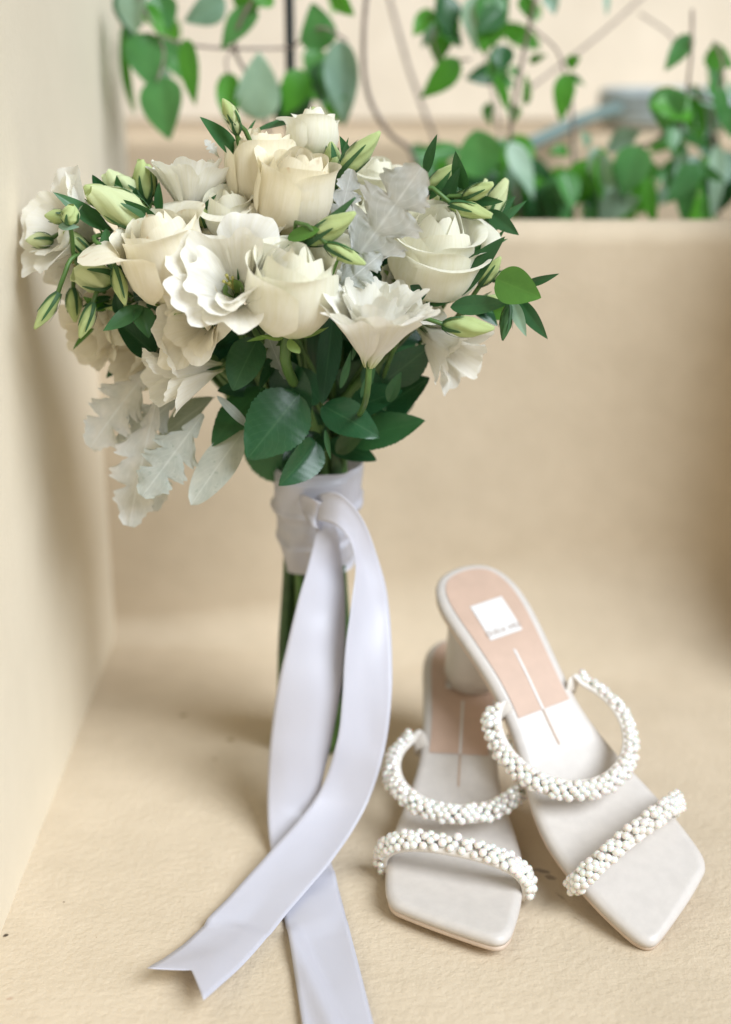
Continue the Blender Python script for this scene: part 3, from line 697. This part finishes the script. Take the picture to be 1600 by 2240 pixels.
# ------------------------------------------------------------------ the sandals
TH = ([0, .03, .06, .09, .12, .15, .175, .19, .28], [6, 10, 20, 29, 29, 18, 5, 0, -2])
SS, SY, SZ, ST = [], [], [], []
yy = zz = 0.0
for i in range(281):
    th = radians(interp(i*.001, *TH)); SS.append(i*.001); SY.append(yy); SZ.append(zz); ST.append(th); yy += .001*cos(th); zz -= .001*sin(th)
SZ = [z - SZ[200] + .013 for z in SZ]
def tab(a, s):
    if s <= 0: return a[0] + (a[1]-a[0])*s*1000
    k = min(279, int(s*1000)); f = s*1000-k; return a[k]+(a[k+1]-a[k])*f
def shp(x, s, h, w=1):       # point at width x, arc length s along the footbed, height h above it; w=+1: inner side at +x
    t = tab(ST, s); return Vector((x*w, tab(SY, s)+h*sin(t), tab(SZ, s)+h*cos(t)))
OUT = [(0, 0), (14, 3), (22, 11), (26, 24), (26.5, 40), (25, 60), (22.5, 85), (22, 105), (24, 125), (29, 145), (34.5, 165), (38, 185), (38.5, 205), (37, 228), (34, 248), (31.5, 257), (27, 262), (19, 261), (-5, 250), (-24, 240), (-31, 235), (-35, 226), (-37, 208), (-37.5, 190), (-36, 170), (-32, 150), (-27.5, 130), (-24, 110), (-23.5, 85), (-25, 60), (-26.5, 40), (-26, 24), (-22, 11), (-14, 3)]
OUTV = [Vector((a*.001, b*.001, 0)) for a, b in OUT]
NO = 140
OL = [crom(OUTV, i/NO, True) for i in range(NO)]
def edge_x(s, side, ol=None):
    best = None; ol = ol or OL
    for i in range(NO):
        a, b = ol[i], ol[(i+1) % NO]
        if (a.y-s)*(b.y-s) <= 0 and a.y != b.y:
            x = a.x+(b.x-a.x)*(s-a.y)/(b.y-a.y)
            if best is None or (x-best)*side > 0: best = x
    return best or 0
def inset(p, d):
    sc = min(max(p.y, .028), .222); c = Vector((interp(sc, [.028, .1, .18, .222], [0, -.0008, .0003, .001]), sc, 0)); v = c-p
    return p + v*min(1, d/max(v.length, 1e-6))
def layered(levels, w, spine=True):
    """levels: list of (inset, height); closes over the top through rings to the spine"""
    V, F = [], []
    for d, h in levels:
        for p in OL: q = inset(p, d); V.append(shp(q.x, q.y, h, w))
    n = len(levels); hl = levels[-1][1]; dl = levels[-1][0]
    for f in (.25, .5, .75, 1.0):
        for p in OL:
            a = inset(p, dl); b = inset(p, 1.0); q = lerp(a, b, f); V.append(shp(q.x, q.y, hl, w))
    F = grid_faces(NO, n+4, True); F.append(tuple(range(NO))[::-1])
    if w < 0: F = [f[::-1] for f in F]
    return V, F
def strip(x0, x1, s0, s1, h, w, nx=6, ns=10, inset_d=None):
    V = []
    for j in range(ns):
        s = lerp(s0, s1, j/(ns-1))
        a, b = (x0, x1) if inset_d is None else (edge_x(s, -1)+inset_d, edge_x(s, 1)-inset_d)
        for i in range(nx): V.append(shp(lerp(a, b, i/(nx-1)), s, h, w))
    F = grid_faces(nx, ns)
    return V, [f[::-1] for f in F] if w < 0 else F
pearl_m = None
def pearl_mesh():
    V, F = [], []; nu, nv = 14, 9
    for j in range(nv):
        a = pi*j/(nv-1)
        for i in range(nu): b = 2*pi*i/nu; V.append((sin(a)*cos(b), sin(a)*sin(b), cos(a)))
    return mesh('pearl', V, grid_faces(nu, nv, True))
pearl_m = pearl_mesh(); pearl_m.materials.append(M_pearl)
def strap(shoe, w, loop, flare, bw, seed, rows=4, name='strap', pr=.00255, f0=.015):
    """loop(f): (centre, outward radial, leg-axis) along f in 0..1; band of width bw, pearls crowd its outer face"""
    rnd = random.Random(seed); n = 48; V = []; F = []
    fr = [loop(i/(n-1)) for i in range(n)]
    def pt(f, q, h):
        c, r, l = loop(f); wd = (r*sin(flare) - l*cos(flare)); nn = (r*cos(flare) + l*sin(flare)); return c + wd*(q*bw/2) + nn*h, nn
    ring = [(-1, .0004), (-1.02, .0014), (-.9, .0030), (-.3, .0036), (.3, .0036), (.9, .0030), (1.02, .0014), (1, .0004), (.5, 0), (-.5, 0)]
    for i in range(n):
        for q, h in ring: V.append(pt(i/(n-1), q, h)[0])
    F = grid_faces(len(ring), n, True); F += [tuple(range(len(ring)))[::-1], tuple((n-1)*len(ring)+k for k in range(len(ring)))]
    s = link(name, mesh(name, V, F), M_lining, shoe)
    ln = sum((fr[i+1][0]-fr[i][0]).length for i in range(n-1))
    step = pr*1.82; cnt = int(ln*(1-2*f0)/step)
    for i in range(cnt):
        for r_ in range(rows):
            q = -0.92 + 1.84*(r_+.5)/rows + rnd.uniform(-.12, .12)
            f = f0 + (1-2*f0)*(i+.5*(r_ % 2)+rnd.uniform(-.2, .2)+.3)/cnt
            if f > 1-f0+.01: continue
            p, nn = pt(f, q, .0028+pr*.50+(.0014 if r_ in (1, 2) else 0)+rnd.uniform(-.0003, .0009))
            k = pr*rnd.uniform(.88, 1.06)
            link('pearl', pearl_m, None, s, Matrix.Translation(p) @ Matrix.Rotation(rnd.uniform(0, 3), 4, 'X') @ Matrix.Diagonal((k, k, k, 1)))
    return s
def make_sandal(w, label, seed):
    t = link('sandal', None, label=label, cat='sandal', group='pair of sandals')
    V, F = layered([(.0006, -.0085), (-.0002, -.0080), (-.0002, -.0056), (.0004, -.0052)], w); link('outsole', mesh('outsole', V, F), M_sole, t)
    V, F = layered([(.0010, -.0054), (-.0006, -.0050), (-.0012, -.0030), (-.0008, -.0012), (.0006, .0000), (.0022, .0007), (.0034, .0010), (.0048, .0010), (.009, .0010)], w)
    fb = link('footbed', mesh('footbed', V, F), M_leather, t)
    # blush sock lining at the heel half, rounded with the heel outline
    OI = [inset(p, .0046) for p in OL]; V = []; ns = 44; nx = 11; sa, sb = min(p.y for p in OI)+.00002, .108
    for j in range(ns):
        q = j/(ns-1); s = lerp(sa, sb, 1-cos(q*pi/2) if q < .999 else 1.0)
        a, b = edge_x(s, -1, OI), edge_x(s, 1, OI)
        for i in range(nx): V.append(shp(lerp(a, b, i/(nx-1)), s, .0016, w))
    F = grid_faces(nx, ns); F = [f[::-1] for f in F] if w < 0 else F
    sock = link('sock_lining', mesh('sock_lining', V, F), M_pad, t)
    V, F = strip(-.0115, .0115, .032, .058, .0020, w); patch = link('brand_patch', mesh('brand_patch', V, F), M_patch, sock)
    V, F = strip(-.0007, .0007, .068, .108, .0019, w, 2, 12); link('stripe', mesh('stripe', V, F), M_patch, sock)
    V, F = strip(-.0006, .0006, .108, .131, .0014, w, 2, 8); link('stripe', mesh('stripe', V, F), M_stripe, fb)
    # printed name on the patch
    cu = bpy.data.curves.new('lettering', 'FONT'); cu.body = 'dolce vita'; cu.size = .0064; cu.align_x = 'CENTER'; cu.resolution_u = 3
    tmp = bpy.data.objects.new('tmp', cu); COL.objects.link(tmp); dg = bpy.context.evaluated_depsgraph_get()
    tm = bpy.data.meshes.new_from_object(tmp.evaluated_get(dg)); bpy.data.objects.remove(tmp)
    for v in tm.vertices: p = shp(-v.co.x*1.0, .0555-v.co.y, .0023, 1); v.co = p
    link('lettering', tm, M_print, sock); tm.name = 'lettering'
    # block heel
    V = []; nu = 40; hs = []
    top = tab(SZ, .03)-.006
    for z, r in ((0.0, .0172), (.0004, .0180), (.0028, .0182), (.0030, .0186), (.012, .0188), (.03, .0192), (.045, .0200), (top-.004, .0212), (top+.004, .0225)):
        for i in range(nu):
            a = 2*pi*i/nu; zz_ = z
            if z > .05: zz_ = z - (cos(a)*0 + sin(a)*r*.16)
            V.append(Vector((r*cos(a), .029+r*sin(a), zz_)))
    F = grid_faces(nu, 9, True); F.append(tuple(range(nu))[::-1])
    hl = link('heel', mesh('heel', V, F), M_leather, t)
    V, F = tube([Vector((0, .029, -.0005)), Vector((0, .029, .001)), Vector((0, .029, .0026))], .0178, 40, 4); link('heel_tip', mesh('heel_tip', V, F), M_heelcap, hl)
    # instep strap: a loop leaning toe-ward over the foot
    al = radians(22); sI = .095
    C0 = shp(0, sI, -.003, w); tt = tab(ST, sI)
    D = Vector((0, cos(tt)*cos(al)+sin(tt)*sin(al), -sin(tt)*cos(al)+cos(tt)*sin(al))); X = Vector((w, 0, 0)); Ld = Vector((0, -D.z, D.y))
    def arcI(a):
        cx, cy = cos(a), sin(a)
        return C0 + X*(.0388*cx) + D*(.0325+.0405*cy), (X*(cx/.0388)+D*(cy/.0405)).normalized()
    pI = []; rI = []
    for sg in (1, -1):                                   # bare tabs tucked against the sole edge
        e = shp(sg*(abs(edge_x(.104, sg))-.0005), .104, -.0035, w); e2 = shp(sg*(abs(edge_x(.098, sg))+.0035), .098, .0035, w)
        pI.append((e, e2)); 
    arcs = [arcI(lerp(-.62, pi+.62, q/14)) for q in range(15)]
    cp = [pI[0][0], pI[0][1]] + [a[0] for a in arcs] + [pI[1][1], pI[1][0]]
    rp = [X, X] + [a[1] for a in arcs] + [-X, -X]
    def loopI(f): return crom(cp, f), crom(rp, f).normalized(), Ld
    strap(t, w, loopI, radians(42), .0112, seed, rows=4, f0=.085)
    al2 = radians(72); sm, sl_ = .211, .194
    A_ = shp(edge_x(sm, 1)-.002, sm, -.002, w); B_ = shp(edge_x(sl_, -1)+.002, sl_, -.002, w); mid = (A_+B_)/2; hx = (A_-B_)/2
    D2 = Vector((0, cos(al2), sin(al2))); L2 = Vector((0, -D2.z, D2.y)); X2 = hx.normalized()
    def loopT(f):
        a = lerp(-.22, pi+.22, f); cx, cy = cos(a), sin(a)
        W2 = hx.length+.003
        px_ = W2*(abs(cx)**.85)*(1 if cx > 0 else -1); py_ = .021*(abs(cy)**.8)*(1 if cy > 0 else -1)
        p = mid + X2*px_ + D2*(.002+py_); r = (X2*(cx/W2)+D2*(cy/.021)).normalized(); return p, r, L2
    strap(t, w, loopT, radians(-8), .0112, seed+5, rows=4)
    return t
sL = make_sandal(-1, 'white pearl-strap heeled sandal standing flat under the heel of its mate', 100)
sL.matrix_basis = Matrix.Translation((.0690, .8800, .0)) @ Matrix.Rotation(pi-.1003, 4, 'Z')
sR = make_sandal(1, 'white pearl-strap heeled sandal propped with its block heel on the other sandal', 200)
RM = Matrix(((-0.8791, 0.4737, 0.0528), (-0.4647, -0.8272, -0.3160), (-0.1060, -0.3023, 0.9473))).to_4x4()
RM.translation = (.0558, .8568, .0738)
sR.matrix_basis = RM

# ------------------------------------------------------------------ the climbing plants in the bed
def plant(name, label, base, twigs, leaves, grp='climbers in the planting bed'):
    r = link(name, None, label=label, cat='plant', group=grp); r.location = base
    for pts, rad in twigs:
        V, F = tube([P(u, v, y) for u, v, y in pts], rad*.65, 7); link('twig', mesh('twig', [q-base for q in V], F), M_twig, r)
    for i, (b, t, wr, y, mt, roll) in enumerate(leaves):
        m = {'n': M_vleaf, 'b': M_vleafb, 'g': M_vleafg, 'd': M_lleaf}[mt]; sh = 'ovate' if i < 12 else ('ovate', 'lance', 'oval', 'ovate')[i % 4]
        leaf_obj('leaf', P(b[0], b[1], y+.006), P(t[0], t[1], y-.006), wr, sh, m, r, base, roll, i+int(b[0]), bend=random.uniform(.1, .7), fold=random.uniform(.08, .4), wave=random.uniform(.01, .06), twist=random.uniform(-.5, .5))
def extra(seed, spots):
    rr = random.Random(seed); out = []
    for (u0, v0, u1, v1, n, sz) in spots:
        for k in range(n):
            u, v = rr.uniform(u0, u1), rr.uniform(v0, v1); a = rr.gauss(pi/2, .7); l = sz*rr.uniform(.6, 1.25)
            out.append(((u, v), (u+l*cos(a), v+l*sin(a)), rr.uniform(.42, .9), rr.uniform(1.10, 1.24), rr.choice('nnbbgd'), rr.uniform(-.8, .8)))
    return out
b1 = Vector((-.10, 1.12, .205))
plant('climbing_plant', 'leafy climber with broad hanging leaves against the side wall', b1, [
    ([(640, 520, 1.14), (600, 330, 1.13), (560, 200, 1.12), (515, 110, 1.11), (530, 40, 1.10), (580, -40, 1.10)], .0022),
    ([(640, 105, 1.13), (520, 106, 1.11), (420, 98, 1.10), (345, 70, 1.10), (300, -20, 1.10)], .0018),
    ([(515, 106, 1.11), (495, 130, 1.10), (500, 165, 1.10)], .0013), ([(345, 70, 1.10), (360, 120, 1.10), (345, 178, 1.09)], .0013),
    ([(640, 105, 1.13), (700, 60, 1.12), (760, 90, 1.12)], .0016)],
    [((352, 168), (366, 306), .76, 1.09, 'n', .1), ((330, 72), (320, 182), 1.02, 1.10, 'n', -.2), ((408, 84), (424, 232), .36, 1.09, 'b', .4), ((500, 158), (503, 276), .48, 1.10, 'b', .0),
     ((560, 262), (572, 118), .70, 1.10, 'g', .1), ((562, 20), (478, 92), .58, 1.10, 'n', .2), ((700, 112), (688, 8), .82, 1.12, 'n', .2), ((655, 150), (640, 252), .72, 1.12, 'b', -.3),
     ((715, 135), (690, 216), .80, 1.13, 'd', .3), ((745, 88), (752, 274), .44, 1.11, 'g', .2), ((600, 8), (540, -30), .6, 1.10, 'b', .2), ((300, -20), (285, 70), .9, 1.10, 'g', .4),
     ((345, -10), (365, 75), .8, 1.11, 'n', -.2), ((262, -20), (270, 62), .5, 1.12, 'd', .3), ((270, 60), (272, 250), .18, 1.14, 'b', .6)]
    + extra(3, [(290, -30, 380, 40, 4, 90), (655, 90, 760, 190, 6, 85), (280, 40, 360, 150, 4, 100), (640, -40, 760, 20, 3, 80), (470, -40, 560, 10, 2, 80)]))
b2 = Vector((.06, 1.16, .205))
plant('climbing_plant', 'thin twiggy climber with small bright leaves rising behind the bouquet', b2, [
    ([(912, 520, 1.17), (905, 345, 1.16), (850, 290, 1.15), (805, 205, 1.14), (795, 90, 1.13), (805, -40, 1.13)], .0028),
    ([(1140, 520, 1.16), (1128, 400, 1.15), (1116, 300, 1.14), (1132, 190, 1.13), (1150, 95, 1.13), (1178, -30, 1.12)], .0025),
    ([(1010, 460, 1.30), (950, 300, 1.30), (895, 150, 1.30), (848, -20, 1.30)], .0026), ([(1100, 330, 1.28), (1080, 200, 1.28), (1060, 90, 1.28), (1050, -10, 1.28)], .0018),
    ([(1150, 200, 1.22), (1230, 140, 1.24), (1320, 70, 1.26), (1420, -20, 1.28)], .0018), ([(1165, 60, 1.13), (1215, 105, 1.13), (1230, 140, 1.13), (1238, 168, 1.13)], .0015),
    ([(1030, 130, 1.13), (985, 133, 1.13), (960, 128, 1.13), (950, 70, 1.13), (980, 20, 1.13)], .0013), ([(1256, 480, 1.2), (1255, 340, 1.2), (1250, 220, 1.2)], .0022)],
    [((946, 22), (905, 76), .62, 1.13, 'b', .3), ((1002, 75), (950, 40), .7, 1.13, 'b', -.3), ((1010, 88), (962, 68), .9, 1.13, 'n', .3), ((1042, -10), (1046, 104), .62, 1.12, 'g', .2),
     ((1075, -30), (1105, 42), .7, 1.13, 'n', .2), ((1145, -10), (1160, 40), .6, 1.13, 'b', .3), ((1200, -15), (1215, 26), .7, 1.14, 'g', .3), ((1003, 128), (935, 216), .52, 1.12, 'b', -.1),
     ((1240, 160), (1226, 258), .50, 1.12, 'b', .1), ((1240, 142), (1268, 126), .7, 1.13, 'b', .3), ((1242, 165), (1275, 180), .4, 1.13, 'n', .3), ((1130, 90), (1120, 65), .6, 1.13, 'b', .3),
     ((1095, 190), (1085, 95), .38, 1.14, 'n', .2), ((1158, 135), (1186, 122), .5, 1.14, 'b', .2), ((1110, 240), (1090, 150), .35, 1.14, 'b', .5), ((1150, 230), (1160, 170), .35, 1.14, 'b', .5),
     ((1328, -20), (1328, 34), .25, 1.15, 'g', 0), ((1010, 330), (905, 335), .42, 1.12, 'n', .2), ((1060, 388), (1040, 288), .92, 1.11, 'n', .25), ((1115, 310), (1178, 430), .42, 1.12, 'g', -.2),
     ((1090, 385), (935, 420), .45, 1.14, 'd', .2), ((1100, 440), (1010, 380), .5, 1.16, 'd', .2), ((1150, 470), (1120, 390), .7, 1.18, 'n', .3), ((1110, 310), (1060, 330), .4, 1.17, 'n', .3)]
    + extra(5, [(930, -30, 1190, 70, 10, 75), (1050, 90, 1180, 240, 7, 55), (890, 300, 1200, 420, 26, 95), (1150, 360, 1260, 420, 8, 95), (940, -20, 1120, 60, 6, 90)]))
b3 = Vector((.235, 1.15, .205))
plant('climbing_plant', 'bushy climber with round drooping leaves along the low wall', b3, [
    ([(1330, 560, 1.16), (1340, 420, 1.14), (1370, 330, 1.13), (1440, 305, 1.13), (1500, 220, 1.13), (1570, 225, 1.13)], .0020),
    ([(1500, 560, 1.16), (1490, 420, 1.15), (1480, 340, 1.14), (1500, 220, 1.13), (1512, 120, 1.12), (1515, 20, 1.12)], .0018),
    ([(1590, 560, 1.16), (1565, 420, 1.14), (1560, 260, 1.13), (1582, 150, 1.12), (1560, 90, 1.12)], .0016), ([(1400, 30, 1.25), (1460, 70, 1.25), (1475, 90, 1.25)], .0014)],
    [((1470, 190), (1450, 280), .95, 1.12, 'n', .5), ((1520, 240), (1424, 222), .72, 1.12, 'b', .2), ((1512, 76), (1458, 148), .48, 1.12, 'n', .3), ((1580, 262), (1578, 150), .36, 1.12, 'n', .3),
     ((1560, 90), (1592, 150), .25, 1.12, 'b', .3), ((1550, 295), (1520, 220), .7, 1.13, 'g', .2), ((1460, 280), (1490, 340), .6, 1.13, 'n', .2), ((1480, 310), (1500, 375), .6, 1.13, 'g', .4),
     ((1570, 315), (1568, 480), .26, 1.12, 'g', .1), ((1500, 355), (1502, 490), .40, 1.11, 'n', .1), ((1400, 318), (1360, 425), .74, 1.11, 'n', .15), ((1345, 375), (1328, 500), .55, 1.12, 'g', .2),
     ((1412, 385), (1430, 492), .36, 1.11, 'b', .1), ((1300, 352), (1236, 455), .72, 1.13, 'b', .2), ((1270, 350), (1290, 440), .6, 1.15, 'd', .2), ((1215, 395), (1205, 500), .78, 1.12, 'd', .1),
     ((1300, 455), (1295, 515), .8, 1.14, 'n', .3), ((1245, 330), (1210, 325), .7, 1.15, 'b', .2), ((1320, 330), (1290, 350), .7, 1.15, 'g', .2), ((1545, 430), (1550, 500), .4, 1.13, 'b', .2),
     ((1590, 330), (1596, 400), .5, 1.15, 'g', .2), ((1290, 320), (1280, 290), .6, 1.15, 'g', .2), ((1165, 500), (1180, 420), .6, 1.15, 'd', .2), ((1595, 230), (1600, 300), .6, 1.13, 'n', .2)]
    + extra(8, [(1230, 320, 1600, 420, 30, 95), (1450, 170, 1600, 310, 11, 85), (1540, 60, 1610, 160, 3, 60)]))
# stake and hose behind the plants
sp0, sp1 = P(634, 520, 1.16), P(632, -60, 1.16); sp0.z = .19; sp0.x = sp1.x
V, F = tube([sp0, lerp(sp0, sp1, .5), sp1, sp1+Vector((0, 0, .3))], .0038, 10); link('garden_stake', mesh('garden_stake', V, F), M_stake, label='thin dark upright stake standing in the planting bed', cat='stake')
hz = .352
def hosepath(pts, r, name, mat, label):
    V, F = tube(pts, r, 12, 60); link(name, mesh(name, V, F), mat, label=label, cat='hose')
hosepath([P(1120, 330, 1.33), P(1180, 305, 1.36), P(1260, 268, 1.40), P(1340, 240, 1.45), P(1430, 228, 1.50), P(1540, 226, 1.52), P(1700, 240, 1.52)], .0062, 'garden_hose', M_hose, 'teal garden hose arching over the back of the planting bed')
for k in range(1):
    y0 = 1.48
    pts = []
    for i in range(46):
        a = i*2*pi/12; x = .33+.085*cos(a); pts.append(Vector((x+.004*sin(i), y0+.035*sin(a), hz+.0085+i*.0006)))
    V, F = tube(pts, .0085, 10, 240); link('coiled_hose', mesh('coiled_hose', V, F), M_hosep, label='pale blue grey hose coiled on the wall behind the plants', cat='hose')
